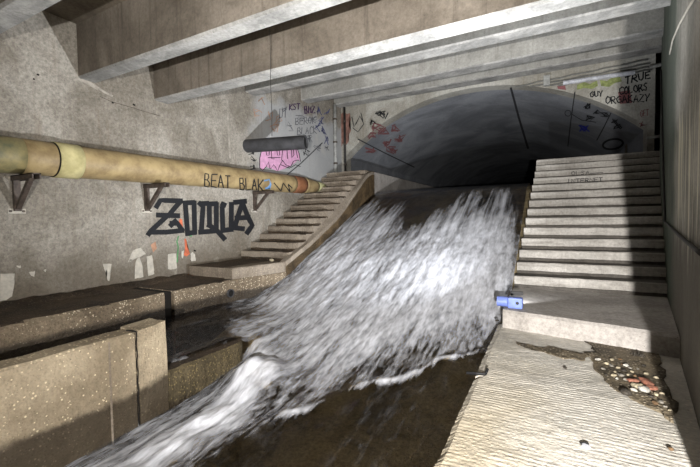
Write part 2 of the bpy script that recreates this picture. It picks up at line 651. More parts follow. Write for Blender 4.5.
arch = [(SPR_L + (SPR_R - SPR_L) * i / 48) for i in range(49)]
bm = bmesh.new()
low = [(WX, 1.5), (SPR_L - .001, 1.5)] + [(x, arch_z(x)) for x in arch] + [(SPR_R + .001, 1.5), (2.05, 1.5)]
cols = [[bm.verts.new(p) for p in ((x, PY, z), (x, PY, 6.2), (x, PY + .4, 6.2), (x, PY + .4, z))] for x, z in low]
for a, b in zip(cols[:-1], cols[1:]):
    for i in range(4):
        bm.faces.new((a[i], a[(i + 1) % 4], b[(i + 1) % 4], b[i]))
bm.faces.new(cols[0])
bm.faces.new(list(reversed(cols[-1])))
wall_back = struct(obj('wall_back', bm, M['portal']))

# barrel vault beyond
bm = bmesh.new()
Y0, Y1 = PY + .4, 46.0
rows = []
for k in range(2):
    y = (Y0, Y1)[k]
    inner = [(SPR_L, 1.0)] + [(x, arch_z(x)) for x in arch] + [(SPR_R, 1.0)]
    rows.append([bm.verts.new((x, y, z)) for x, z in inner])
    rows.append([bm.verts.new((x + (.3 if i > 25 else -.3 if i < 25 else 0), y, z + (.3 if 0 < i < 50 else 0))) for i, (x, z) in enumerate(inner)])
a, ao, b, bo = rows
for i in range(len(a) - 1):
    bm.faces.new((a[i], a[i + 1], b[i + 1], b[i]))
    bm.faces.new((ao[i + 1], ao[i], bo[i], bo[i + 1]))
    bm.faces.new((b[i], b[i + 1], bo[i + 1], bo[i]))
vault = struct(obj('tunnel_vault', bm, M['vault'], smooth=False))
bm = bmesh.new()
box(bm, -6.2, 2.4, 46.0, 46.3, .5, 5.3)
struct(obj('wall_tunnel_end', bm, M['vault']))

# walkways inside the tunnel, level with the stair heads
bm = bmesh.new()
box(bm, -6.3, -4.52, 10.0, 46.0, .5, 2.62)
struct(obj('tunnel_walkway', bm, M['landing'], bevel=.02))
bm = bmesh.new()
hexa(bm, [(-.28, 9.98, .5), (wall_x(9.98) + .9, 9.98, .5), (3.6, 46, .5), (-.28, 46, .5), (-.28, 9.98, 2.58), (wall_x(9.98) + .9, 9.98, 2.58), (3.6, 46, 2.58), (-.28, 46, 2.58)])
struct(obj('tunnel_walkway', bm, M['landing'], bevel=.02))

# deck
bm = bmesh.new()
box(bm, -6.3, 4.0, -4.0, 4.6, 4.05, 4.4)
ceiling = struct(obj('ceiling', bm, M['deck']))
bm = bmesh.new()
box(bm, -6.3, 4.0, 4.3, 14.0, 5.35, 5.7)
box(bm, -6.3, 4.0, 4.32, 4.6, 4.4, 5.35)
struct(obj('ceiling', bm, M['deck']))

# channel bed
WPTS = [(-3, -.76), (1, -.70), (2, -.67), (3, -.60), (4, -.42), (5, -.12), (5.9, .19), (6.6, .51), (7.5, .86), (8.2, 1.19), (8.95, 1.52), (9.85, 1.92), (10.8, 2.11), (11.5, 2.15), (20, 2.16), (27, 2.17)]


def lerp_tab(tab, y):
    if y <= tab[0][0]:
        return tab[0][1]
    for i in range(len(tab) - 1):
        (a, za), (b, zb) = tab[i], tab[i + 1]
        if y <= b:
            # catmull-rom
            p0 = tab[max(i - 1, 0)]
            p3 = tab[min(i + 2, len(tab) - 1)]
            t = (y - a) / (b - a)
            m0 = (zb - p0[1]) / (b - p0[0]) * (b - a) if b != p0[0] else 0
            m1 = (p3[1] - za) / (p3[0] - a) * (b - a) if p3[0] != a else 0
            return (2 * t ** 3 - 3 * t * t + 1) * za + (t ** 3 - 2 * t * t + t) * m0 + (-2 * t ** 3 + 3 * t * t) * zb + (t ** 3 - t * t) * m1
    return tab[-1][1]


def sstep(a, b, x):
    t = max(0, min(1, (x - a) / (b - a)))
    return t * t * (3 - 2 * t)


def water_base(x, y):
    z = lerp_tab(WPTS, y)
    # quieter upper pool left of the sill, held a little higher
    zl = -.10 - .14 * sstep(-4.75, -3.6, x)
    k = sstep(5.6, 4.2, y) * sstep(-3.0, -3.9, x)
    if y < 3.5:
        k = sstep(-3.42, -3.58, x)
    elif y < 4.2:
        q = sstep(3.5, 3.75, y)
        k = (1 - q) * sstep(-3.42, -3.58, x) + q * sstep(-2.9, -3.9, x)
    return z * (1 - k) + max(z, zl) * k


bm = bmesh.new()
ny, nx = 120, 24
g = []
for j in range(ny + 1):
    y = -4 + 32.0 * j / ny
    dp = .3 - .22 * sstep(4.0, 6.5, y)
    g.append([bm.verts.new((-4.9 + 4.6 * i / nx, y, lerp_tab(WPTS, y) - dp + .03 * fbm(i * .9, y * 3))) for i in range(nx + 1)])
for j in range(ny):
    for i in range(nx):
        bm.faces.new((g[j][i], g[j][i + 1], g[j + 1][i + 1], g[j + 1][i]))
floor = struct(obj('floor', bm, M['bed'], smooth=True))

# ------------------------------------------------------------------ water
bm = bmesh.new()
LINE = [(-.45, 4.62), (-.62, 4.46), (-1.07, 4.1), (-1.4, 3.74), (-1.79, 3.33), (-2.12, 2.97), (-2.3, 2.55), (-2.4, 2.0)]


def line_side(x, y):
    """signed distance to the standing wave: positive downstream of it"""
    best, sg = 9, 1
    for (a, b) in zip(LINE[:-1], LINE[1:]):
        ax, ay, bx, by = a[0], a[1], b[0], b[1]
        dx, dy = bx - ax, by - ay
        t = max(0, min(1, ((x - ax) * dx + (y - ay) * dy) / (dx * dx + dy * dy)))
        px, py = ax + dx * t, ay + dy * t
        d = math.hypot(x - px, y - py)
        if d < best:
            best = d
            sg = 1 if (dx * (y - py) - dy * (x - px)) > 0 else -1
    return best * sg


def stream_c(y):
    return -2.98 + .20 * sstep(3.5, 2.3, y) + .02 * math.sin(y * 5)


xs = [-4.76 + (4.76 - .472) * i / 178 for i in range(179)]
ysw = []
y = -3.9
while y < 13:
    ysw.append(y)
    y += .045 if y > 1 else .12
ysw += [14, 16, 19, 22, 26, 32, 38, 45.9]
fl = bm.verts.layers.float.new('foam')
uvl = bm.loops.layers.uv.new('flow')
grid, flow = [], {}
s_acc, prevz = 0.0, None
for y in ysw:
    zc = lerp_tab(WPTS, y)
    if prevz is not None:
        s_acc += math.hypot(y - prevz[0], zc - prevz[1])
    prevz = (y, zc)
    row = []
    for x in xs:
        z = water_base(x, y)
        ld = line_side(x, y) if y < 7 else -3
        wob = .12 * fbm(x * 1.5, y * 1.5, 2)
        ldn = ld + wob
        # foam density
        edge = y + .8 * fbm(x * 2.6, 3.3, 0)
        chute = .30 + .30 * sstep(9.2, 7.6, edge) - .40 * sstep(8.6, 9.9, edge)
        chute += .24 * math.exp(-((x + 1.3) / .75) ** 2) * sstep(4.6, 6.5, y) + .06 * math.exp(-((x + 3.8) / .5) ** 2)
        chute += .10 * sstep(8.5, 6.5, y) * sstep(3.5, 5.5, y)
        chute -= .62 * math.exp(-((x + 2.75 - .12 * (y - 9)) / .38) ** 2) * sstep(6.4, 8.6, y)
        chute -= .30 * sstep(-4.3, -4.5, x)
        chute -= .4 * sstep(-.66, -.48, x)
        chute -= .12 * sstep(5.2, 4.2, y) * sstep(-2.2, -3.2, x)
        chute *= sstep(10.6, 9.6, y)
        px_ = .6 * sstep(3.4, 3.8, y)
        pool = sstep(-2.95 - px_, -3.6 - px_, x + .25 * fbm(x, y * 2, 8)) * sstep(5.1, 4.1, y)
        chute = chute * (1 - pool) + .04 * pool
        chute -= .16 * math.exp(-((ld + .35) / .3) ** 2)
        chute *= 1 - .55 * sstep(-.9, -.08, ldn)
        dn = sstep(-.16, .02, ldn)
        f = chute * (1 - dn) + .03 * dn
        f += .75 * math.exp(-(ldn / .04) ** 2) * max(0, .5 + .8 * fbm(x * 2, y * 2, 1)) * sstep(1.9, 2.6, y)
        # white water tumbling over the sill nose, then running along the parapet
        c = stream_c(y)
        wd = .22 + .12 * sstep(3.3, 2.0, y)
        run = math.exp(-(abs(x - c + .1 * fbm(y * 2.2, x * 2, 5)) / wd) ** 3) * sstep(3.72, 3.45, y)
        mound = math.exp(-((x + 2.96) / .31) ** 2 - ((y - 3.2) / .30) ** 2)
        f = max(f, run * (.80 - .16 * sstep(2.9, 1.6, y)), 1.1 * mound, .85 * math.exp(-((x + 3.12) / .32) ** 2 - ((y - 3.6) / .17) ** 2))
        z += .04 * run * (1 + fbm(x * 6, y * 3, 2)) + .20 * mound
        z += .03 * math.exp(-(ldn / .09) ** 2)
        # ripples, stretched along the flow
        amp = (.017 if y < 9.6 else .010) * (1 - .75 * sstep(.05, .5, ldn)) * (1 - .6 * pool) * sstep(11.2, 10, y)
        z += amp * fbm(x * 4.5, s_acc * 1.6, 0) + amp * .7 * fbm(x * 12, s_acc * 3.0, 4) + .03 * mound * fbm(x * 8, y * 8, 9)
        v = bm.verts.new((x, y, z))
        v[fl] = max(0.0, min(1.0, f))
        flow[v] = (x, s_acc)
        row.append(v)
    grid.append(row)
for j in range(len(grid) - 1):
    for i in range(len(xs) - 1):
        fc = bm.faces.new((grid[j][i], grid[j][i + 1], grid[j + 1][i + 1], grid[j + 1][i]))
        for lp in fc.loops:
            lp[uvl].uv = flow[lp.vert]
water = obj('water', bm, M['water'], smooth=True)
water['kind'] = 'stuff'
tag(water, 'white rushing water pouring down the chute into the brown pool', 'water')


# ------------------------------------------------------------------ left side: walkway, stairs, parapet, sill
def toptint(o, idx=1, lim=.85):
    for p in o.data.polygons:
        if p.normal.z > lim:
            p.material_index = idx
    return o


def rough_box(bm, x0, x1, y0, y1, z0, z1, nseg=16, axis='x', amp=.008, seed=0, fr=None, xr=None):
    """box cut along one axis, its arrises worn irregular"""
    cols = []
    for k in range(nseg + 1):
        t = k / nseg
        def jj(i):
            return amp * fbm(t * nseg * .45 + seed, i * 3.7 + seed)
        if axis == 'x':
            xl = x0 + (x1 - x0) * t
            f = fr(t) if fr else y0
            ring = [(xl, f + .006, z0), (xl, y1, z0), (xl, y1, z1 + jj(1)), (xl, f + .018 + jj(2), z1 + jj(3)), (xl, f + abs(jj(4)), z1 - .018 + jj(5)), (xl, f + .006, z1 - .122 + 1.2 * jj(6))]
        else:
            yl = y0 + (y1 - y0) * t
            x1 = xr(yl) if xr else x1
            ring = [(x0, yl, z0), (x1, yl, z0), (x1 + jj(1), yl, z1 - .02 + jj(2)), (x1 - .02 + jj(3), yl, z1 + jj(4)), (x0, yl, z1 + jj(5))]
        cols.append([bm.verts.new(p) for p in ring])
    m = len(cols[0])
    for a, b in zip(cols[:-1], cols[1:]):
        for i in range(m):
            fc = bm.faces.new((a[i], a[(i + 1) % m], b[(i + 1) % m], b[i]))
            fc.material_index = 1 if i == 5 else 0  # lower riser face darkened to paint in the shadow under each step
    bm.faces.new(list(reversed(cols[0])))
    bm.faces.new(cols[-1])


def side_x(y):
    """edge of the left walkway, stepping in to the side wall of the stairs"""
    return -4.76 + .26 * sstep(4.5, 5.8, y)


walk = empty('walkway', (-5.3, 1.0, -1.0), 'low concrete walkway with dark silt on top along the left wall under the pipe', 'walkway')
bm = bmesh.new()
rough_box(bm, WX, -4.78, -3.0, 3.40, -1.0, .25, 60, 'y', .012, 3)
toptint(obj('slab', bm, [M['kerb'], M['dirt_shade']], walk))
bm = bmesh.new()
rough_box(bm, WX, -4.76, 3.54, 6.02, -1.0, .25, 30, 'y', .012, 8, xr=side_x)
toptint(obj('slab', bm, [M['kerb'], M['dirt_shade']], walk))
bm = bmesh.new()
box(bm, WX, -4.83, 3.40, 3.54, -1.0, .24)
obj('joint', bm, M['crack'], walk)
bm = bmesh.new()
rough_box(bm, WX, -4.90, 4.72, 6.02, .25, .43, 14, 'y', .01, 5, xr=lambda y: side_x(y) - .13)
toptint(obj('landing', bm, [M['stepl'], M['dirt_shade']], walk))
bm = bmesh.new()
rough_box(bm, -4.95, -4.76, 4.66, 5.80, .25, .44, 12, 'y', .01, 6, xr=lambda y: side_x(y) - .012)
obj('kerb', bm, M['stepl'], walk)
# dirt heaped along the wall
bm = bmesh.new()
rowsd = []
for j in range(120):
    y = -2.5 + 7.1 * j / 119
    w = .34 + .16 * fbm(y * 1.7, 1, 0)
    rowsd.append([bm.verts.new((WX + w * k / 5, y, .245 + (.055 + .03 * fbm(y * 5, k, 1)) * (1 - (k / 5) ** 2) + .012 * fbm(y * 20, k * 2, 3))) for k in range(6)])
for a, b in zip(rowsd[:-1], rowsd[1:]):
    for k in range(5):
        bm.faces.new((a[k], a[k + 1], b[k + 1], b[k]))
silt_l = obj('silt_heap', bm, M['dirt_shade'], walk, smooth=True)
silt_l['kind'] = 'stuff'

# left stairs
st = empty('staircase', (-5.3, 6.05, .25), 'narrow dirty concrete stairs with a curved kerb, left of the chute', 'stairs')
NL = 13
for n in range(NL):
    y0 = 6.05 + .3 * n
    z1 = .60 + .17 * n
    bm = bmesh.new()
    xr = -4.61 + .015 * fbm(n * 1.3, 2)
    rough_box(bm, WX, xr, y0, y0 + (.31 if n < NL - 1 else .4), z1 - .30, z1, 16, 'x', .012, n * 5.1)
    o = obj('step', bm, [M['stepl'], M['dirt_shade']], st)
    toptint(o)


KZ = [(5.6, .40), (5.78, .44), (6.28, .635), (6.65, .775), (7.26, 1.055), (7.96, 1.4), (8.78, 1.96), (9.5, 2.46), (9.85, 2.60), (10.02, 2.62)]
bm = bmesh.new()
NK = 50
cs = []
for k in range(NK + 1):
    y = 5.79 + (10.02 - 5.79) * k / NK
    z = lerp_tab(KZ, y) + .008 * fbm(y * 6, 1)
    xo = min(side_x(y), -4.5) + .006 * fbm(y * 9, 3)
    zi = max(z, min(2.62, .60 + .17 * (y - 6.05) / .3 - .15))
    cs.append([bm.verts.new(p) for p in ((-4.64, y, z - .9), (-4.64, y, zi), (xo - .012, y, z), (xo, y, z - .015), (xo + .004, y, z - .09), (xo, y, z - 1.1))])
for a, b in zip(cs[:-1], cs[1:]):
    for i in range(6):
        f = bm.faces.new((a[i], a[(i + 1) % 6], b[(i + 1) % 6], b[i]))
        f.material_index = 1 if i == 4 else 0
bm.faces.new(cs[0])
bm.faces.new(list(reversed(cs[-1])))
obj('kerb', bm, [M['stepl'], M['slime']], st)

# drain outlet in the walkway face
dr = empty('drain_outlet', (-4.76, 4.59, .0), 'small round black drain outlet in the face of the left walkway', 'drain')
bm = bmesh.new()
hollow(bm, (-4.80, 4.59, .03), (-4.72, 4.59, .03), .07, .058, 20)
obj('rim', bm, M['stub'], dr)
bm = bmesh.new()
tube(bm, [(-4.76, 4.59, .03), (-4.735, 4.59, .03)], .056, 20)
obj('bore', bm, M['void'], dr)

# parapet
pa = empty('parapet_wall', (-3.5, 1.0, -1.0), 'thick pale aggregate parapet with a vertical crack and dark wet foot, at lower left', 'parapet')
bm = bmesh.new()
cols = []
for k in range(41):
    y = -3.0 + (2.10 + 3.0) * k / 40
    j = .012 * fbm(y * 4, 2)
    z = .225 + j
    if k == 40:
        y = 2.10
    cols.append([bm.verts.new(p) for p in ((-3.62, y, -1.1), (-3.40, y, -1.1), (-3.40 + j * .4, y, z - .02), (-3.42, y, z), (-3.60, y, z + .006), (-3.62, y, z - .02))])
for a, b in zip(cols[:-1], cols[1:]):
    for i in range(6):
        bm.faces.new((a[i], a[(i + 1) % 6], b[(i + 1) % 6], b[i]))
bm.faces.new(list(reversed(cols[0])))
bm.faces.new(cols[-1])
obj('wall_panel', bm, M['parapet'], pa)
bm = bmesh.new()
vs = hexa(bm, [(-3.66, 2.125, -1.1), (-3.395, 2.125, -1.1), (-3.395, 2.42, -1.1), (-3.66, 2.42, -1.1), (-3.66, 2.12, .24), (-3.40, 2.13, .235), (-3.395, 2.42, .25), (-3.66, 2.42, .255)])
bmesh.ops.subdivide_edges(bm, edges=bm.edges[:], cuts=9, use_grid_fill=True)
for v in bm.verts:
    v.co += Vector((fbm(v.co.y * 6, v.co.z * 6, 1), fbm(v.co.x * 6, v.co.z * 6, 5), fbm(v.co.x * 6, v.co.y * 6, 9))) * .012
obj('end_block', bm, M['parapet'], pa, bevel=0)
bm = bmesh.new()   # narrow pale board mark on the face
box(bm, -3.41, -3.393, 1.86, 1.875, -.75, .20)
obj('board_mark', bm, M['stepl'], pa)
bm = bmesh.new()
pts = [(-3.398, 2.112 + .006 * math.sin(k * 1.7) + .004 * fbm(k, 1), .23 - .047 * k) for k in range(22)]
tube(bm, pts, .006, 6)
tube(bm, [(-3.398, 2.112, .228), (-3.44, 2.10, .236), (-3.5, 2.085, .236)], .006, 6)
obj('crack', bm, M['crack'], pa)

# sill downstream of the block, top wet and just awash
bm = bmesh.new()
cols = []
for k in range(25):
    y = 2.43 + (3.55 - 2.43) * k / 24
    zt = -.262 - .01 * k / 24 + .008 * fbm(y * 7, 1)
    j = .015 * fbm(y * 9, 4)
    xr = -3.38 + j - (.10 * max(0, (k - 20) / 4) ** 2)
    cols.append([bm.verts.new(p) for p in ((-3.80, y, -1.1), (xr, y, -1.1), (xr, y, zt - .035), (xr - .03, y, zt), (-3.80, y, zt - .01))])
for a, b in zip(cols[:-1], cols[1:]):
    for i in range(5):
        bm.faces.new((a[i], a[(i + 1) % 5], b[(i + 1) % 5], b[i]))
bm.faces.new(list(reversed(cols[0])))
bm.faces.new(cols[-1])
bmesh.ops.recalc_face_normals(bm, faces=bm.faces)
sill = obj('channel_sill', bm, [M['sill'], M['dirt_shade']])
toptint(sill)
tag(sill, 'low mossy concrete sill running from the parapet end into the white water', 'sill')

# ------------------------------------------------------------------ right side: ledge, landing, stairs
lg = empty('ledge', (0, 1.0, -1.0), 'grooved pale concrete ledge in the right foreground beside the water', 'ledge')
bm = bmesh.new()
NX, Ys = 30, []
y = -4.0
while y < 1.2:
    Ys.append(y)
    y += .1
while y < 4.55:
    Ys.append(y)
    y += .0085
Ys.append(4.7)
g = []
for y in Ys:
    xl = -.50 - .012 * y * .5 + .012 * fbm(y * 3, 3, o=3) + .004 * fbm(y * 9, 7)
    for (c, w, d) in ((3.02, .06, .03),):
        if c < y < c + w:
            xl += d
    xr = (wall_x(1.4) if y < 1.4 else wall_x(y)) - .002
    row = []
    for i in range(NX + 1):
        t = i / NX
        x = xl + (xr - xl) * t
        wear = .5 + .5 * fbm(x * 2, y * 1.5, 6)
        wear = max(0, min(1, wear * 1.2)) * (1 - .6 * sstep(3.4, 4.2, y))
        z = .0014 * wear * math.sin(2 * math.pi * (y + .02 * fbm(x * 1.3, 3)) / .036) + .008 * fbm(x * 2.5, y * 2.5, 2) + .003 * fbm(x * 14, y * 14, 5)
        if i == 0:
            z -= .03 + .01 * fbm(y * 12, 1)
        row.append(bm.verts.new((x, y, z)))
    row.insert(0, bm.verts.new((xl - .004, y, -1.1)))
    g.append(row)
for a, b in zip(g[:-1], g[1:]):
    for i in range(NX + 1):
        bm.faces.new((a[i], a[i + 1], b[i + 1], b[i]))
obj('slab', bm, M['ledge'], lg)


def outline(pts, n=6, amp=.04, seed=0):
    out = []
    m = len(pts)
    for i in range(m):
        a, b = pts[i], pts[(i + 1) % m]
        for k in range(n):
            t = k / n
            x, y = a[0] + (b[0] - a[0]) * t, a[1] + (b[1] - a[1]) * t
            out.append((x + amp * fbm(x * 6, y * 6, seed), y + amp * fbm(x * 6, y * 6, seed + 9)))
    return out


def on_z(u, v, z=0.0):
    d = ray(u, v)
    p = EYEP + d * ((z - EYE) / d.z)
    return (p.x, p.y)


# silt washed onto the ledge, thin at its rim
def silt(name, poly, parent, h, seed):
    bm = bmesh.new()
    ol = outline(poly, 7, .05, seed)
    cx = sum(p[0] for p in ol) / len(ol)
    cy = sum(p[1] for p in ol) / len(ol)
    rings = []
    for r, hh in ((1.0, -.012), (.985, .009), (.93, .55 * h), (.75, h), (.4, h)):
        rings.append([bm.verts.new((cx + (x - cx) * r, cy + (y - cy) * r, hh + (.008 * fbm(x * 5 * r, y * 5 * r, seed) if r < .95 else 0))) for x, y in ol])
    c = bm.verts.new((cx, cy, h))
    for a, b in zip(rings[:-1], rings[1:]):
        for i in range(len(ol)):
            j = (i + 1) % len(ol)
            bm.faces.new((a[i], a[j], b[j], b[i]))
    for i in range(len(ol)):
        bm.faces.new((rings[-1][i], rings[-1][(i + 1) % len(ol)], c))
    o = obj(name, bm, M['silt'], parent, smooth=True)
    o['kind'] = 'stuff'
    return o


silt('silt', [on_z(*p) for p in ((583, 341), (600, 352), (585, 352), (590, 362), (600, 375), (612, 389), (632, 400), (650, 408), (676, 424), (674, 400), (664, 370), (657, 349), (622, 343))], lg, .012, 2)
silt('silt', [on_z(*p) for p in ((516, 343), (530, 346), (550, 347), (575, 353), (592, 356), (584, 362), (565, 359), (545, 353), (525, 349))], lg, .010, 5)

# landing
ld = empty('landing', (.2, 5.2, 0), 'rough grey concrete landing at the foot of the right stairs, with the blue lamp', 'landing')
bm = bmesh.new()
cols = []
for k in range(25):
    t = k / 24
    fy = 4.52 - .34 * t + .012 * fbm(t * 9, 1)
    x = -.46 + (wall_x(fy) - .002 + .46) * t
    x2 = -.46 + (wall_x(6.06) - .002 + .46) * t
    cols.append([bm.verts.new(p) for p in ((x, fy - .02, -.25), (x2, 6.06, -.25), (x2, 6.06, .2), (x, fy + .03, .2 + .006 * fbm(t * 20, 3)), (x, fy + .004 * fbm(t * 20, 8), .17))])
for a, b in zip(cols[:-1], cols[1:]):
    for i in range(5):
        bm.faces.new((a[i], a[(i + 1) % 5], b[(i + 1) % 5], b[i]))
bm.faces.new(list(reversed(cols[0])))
bm.faces.new(cols[-1])
obj('slab', bm, M['landing'], ld)
bm = bmesh.new()
hexa(bm, [(-.47, 4.53, -1.1), (1.0, 4.22, -1.1), (1.3, 6.06, -1.1), (-.46, 6.06, -1.1), (-.47, 4.55, -.25), (1.0, 4.24, -.25), (1.3, 6.06, -.25), (-.46, 6.06, -.25)])
obj('base', bm, M['landing'], ld)

# right stairs
sr = empty('staircase', (.5, 6.05, .2), 'wide pale concrete stairs climbing along the right wall to the tunnel', 'stairs')
NR = 14


def sl(y):
    return -.455 + .05 * (y - 6.05)


steps_r = []
for n in range(NR):
    y0 = 6.05 + .3 * n
    z1 = .375 + .17 * n
    bm = bmesh.new()
    y1 = y0 + .31
    cols = []
    for k in range(29):
        t = k / 28
        xa = sl(y0) + .006 * fbm(n, 3)
        xb = wall_x(min(y0, 9.1)) - .002 + max(0, y0 - 9.1) * .6
        xb2 = wall_x(min(y1, 9.1)) - .002 + max(0, y1 - 9.1) * .6
        x, x2 = xa + (xb - xa) * t, xa + (xb2 - xa) * t
        jj = lambda i: .007 * fbm(t * 12 + n * 7, i * 3.1)
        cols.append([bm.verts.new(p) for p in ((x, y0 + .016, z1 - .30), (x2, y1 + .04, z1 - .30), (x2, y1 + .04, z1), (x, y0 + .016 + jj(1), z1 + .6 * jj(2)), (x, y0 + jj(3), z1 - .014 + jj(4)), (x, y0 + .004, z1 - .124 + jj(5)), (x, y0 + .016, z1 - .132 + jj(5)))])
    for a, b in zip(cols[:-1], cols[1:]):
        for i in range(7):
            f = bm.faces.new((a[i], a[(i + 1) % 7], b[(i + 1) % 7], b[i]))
            f.material_index = 1 if i in (6, 2, 5) else 0  # dark slot paints in the shade lines between the steps
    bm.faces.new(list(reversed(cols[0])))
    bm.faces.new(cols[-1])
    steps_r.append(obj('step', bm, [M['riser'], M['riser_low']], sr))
# solid side under the steps
bm = bmesh.new()
prof = [(6.10, -1.1), (6.10, .12)]
for n in range(NR):
    prof.append((6.05 + .3 * n + .06, .375 + .17 * n - .16))
prof += [(10.1, 2.3), (10.1, -1.1)]
prism(bm, prof, lambda y, z: (sl(y) + .02, y, z), lambda y, z: (sl(y) + .4, y, z))
bm.normal_update()
bmesh.ops.triangulate(bm, faces=[f for f in bm.faces if len(f.verts) > 4])
obj('side_wall', bm, M['slime'], sr)

# ------------------------------------------------------------------ beams
BEAMS = [
    (1.66, 1.91, 3.30, 4.10, 'concrete beam nearest the viewer, cut off by the upper left corner'),
    (2.97, 3.22, 3.30, 4.10, 'concrete ceiling beam second from the viewer, with a pale underside'),
    (4.13, 4.40, 3.30, 4.40, 'long concrete beam third from the viewer, streaked face and bright white underside'),
    (6.30, 6.62, 4.06, 5.36, 'concrete beam just behind the bright white one, with a thin pale underside'),
    (8.40, 8.75, 4.45, 5.36, 'concrete beam second from the arched portal, its left end marked by light'),
    (10.16, 10.56, 4.78, 5.36, 'shallow concrete lintel beam directly against the arched portal wall'),
]
for (y0, y1, z0, z1, lab) in BEAMS:
    bm = bmesh.new()
    c = .025
    prof = [(y0, z1), (y0, z0 + c), (y0 + c, z0), (y1 - c, z0), (y1, z0 + c), (y1, z1)]
    prism(bm, prof, lambda y, z: (WX + .002, y, z), lambda y, z: (3.4, y, z))
    bmesh.ops.recalc_face_normals(bm, faces=bm.faces)
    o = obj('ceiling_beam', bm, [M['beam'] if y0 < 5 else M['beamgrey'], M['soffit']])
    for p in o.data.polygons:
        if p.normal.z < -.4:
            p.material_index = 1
    tag(o, lab, 'beam', 'concrete beams across the ceiling')

# ------------------------------------------------------------------ big pipe on the left wall
pp = empty('water_pipe', (PIPE_X, 3.0, 1.8), 'long ochre pipe with tags running along the left wall on brackets', 'pipe')
ax = (PIPE_P1 - PIPE_P0)


def pp_at(y):
    t = (y - PIPE_P0.y) / ax.y
    return PIPE_P0 + ax * t


def pipe_y(u, v):
    return S_pipe(u, v)[0].y


yb0, yb1 = 2.50, 2.78


def ring_seg(name, ya, yb, r, mat, rs=None):
    bm = bmesh.new()
    n = max(2, int((yb - ya) / .12))
    pts = [pp_at(ya + (yb - ya) * k / n) for k in range(n + 1)]
    tube(bm, pts, rs and [rs[0] + (rs[1] - rs[0]) * k / n for k in range(n + 1)] or r, 40)
    o = obj(name, bm, mat, pp, smooth=True)
    for p in o.data.polygons:
        if len(p.vertices) > 4:
            p.use_smooth = False
    return o


ring_seg('pipe_section', -2.5, 2.16, PIPE_R, M['pipe_green'])
ring_seg('pipe_section', 2.16, 7.55, PIPE_R, M['pipe'])
ring_seg('coupling', yb0, yb1, PIPE_R + .014, M['pipe_band'])
ring_seg('coupling_ring', yb0 - .014, yb0, PIPE_R + .008, M['crack'])
ring_seg('pipe_section', 7.55, 8.0, PIPE_R, M['pipe_rust'])
ring_seg('pipe_reducer', 8.0, 8.65, PIPE_R, M['pipe'], (PIPE_R, .15))
ring_seg('pipe_end', 8.65, 9.1, .13, M['pipe_tip'], (.15, .10))
strokes('tag_lettering', S_pipe, text_lines('BEAT', 204, 186, 231, 188, 12, .5), 1.1, M['black'], pp)
strokes('tag_lettering', S_pipe, text_lines('BLAK', 239, 189, 264, 190.5, 11, .5), 1.1, M['black'], pp)
strokes('tag_lettering', S_pipe, [[(274, 183), (281, 191), (283, 183), (290, 192), (288, 184), (292, 188)]], 1.0, M['black'], pp)
patch('paint_patch', S_pipe, [[(263.5, 180), (269, 179), (271, 184), (270, 189), (265, 188.5)]], M['skyblue'], pp, .014)

# brackets
for i, (u, v, lab) in enumerate(((16, 200, 'rusty steel wall bracket under the pipe nearest the viewer'),
                                 (146, 200, 'steel wall bracket under the middle of the pipe beside the large black lettering'),
                                 (254, 203, 'steel wall bracket under the far end of the pipe near the stairs'))):
    yb = S_left(u, v)[0].y
    pb = pp_at(yb)
    zt = pb.z - PIPE_R - .002
    br = empty('pipe_bracket', (WX, yb, zt - .45), lab, 'bracket', 'brackets carrying the ochre pipe')
    bm = bmesh.new()
    box(bm, WX + .001, WX + .55, yb - .045, yb - .03, zt - .065, zt)
    box(bm, WX + .001, WX + .55, yb + .03, yb + .045, zt - .065, zt)
    box(bm, WX + .001, WX + .55, yb - .045, yb + .045, zt - .012, zt)
    obj('arm', bm, M['steel'], br)
    bm = bmesh.new()
    box(bm, WX + .001, WX + .05, yb - .035, yb + .035, zt - .44, zt - .013)
    obj('post', bm, M['steel'], br)
    bm = bmesh.new()
    bar(bm, (WX + .42, yb, zt - .04), (WX + .05, yb, zt - .40), .05, .05, (0, 1, 0))
    obj('strut', bm, M['steel'], br)
    bm = bmesh.new()
    box(bm, WX + .0005, WX + .012, yb - .09, yb + .09, zt - .47, zt - .41)
    obj('foot_plate', bm, M['white'], br)
    for s in (-1, 1):
        bm = bmesh.new()
        tube(bm, [(WX + .01, yb + s * .065, zt - .44), (WX + .03, yb + s * .065, zt - .44)], .014, 8)
        obj('bolt', bm, M['steel'], br)

# drain stub out of the left wall
sb = empty('drain_stub', (WX, 6.3, 2.9), 'dark grey drain pipe stub jutting out of the left wall above the pink graffiti', 'pipe')
p0 = S_left(247, 146)[0]
d = ray(306, 142)
p1 = EYEP + d * ((-4.58) / d.x)
bm = bmesh.new()
hollow(bm, p0 - Vector((.05, 0, 0)), p1, .145, .125, 32)
o = obj('pipe_body', bm, M['stub'], sb)
bm = bmesh.new()
dd = (p1 - p0).normalized()
tube(bm, [p1 - dd * .10, p1 - dd * .03], .124, 28)
obj('bore', bm, M['void'], sb)

# hanging wire
bm = bmesh.new()
d = ray(272, 136)
pw = EYEP + d * (3.93 / d.y)
tube(bm, [(pw.x + .004 * math.sin(k * .8), pw.y, pw.z + (4.06 - pw.z) * k / 14) for k in range(15)], .004, 6)
tag(obj('hanging_wire', bm, M['cabledark']), 'thin dark wire hanging straight down from the ceiling in front of the bright beam', 'wire')

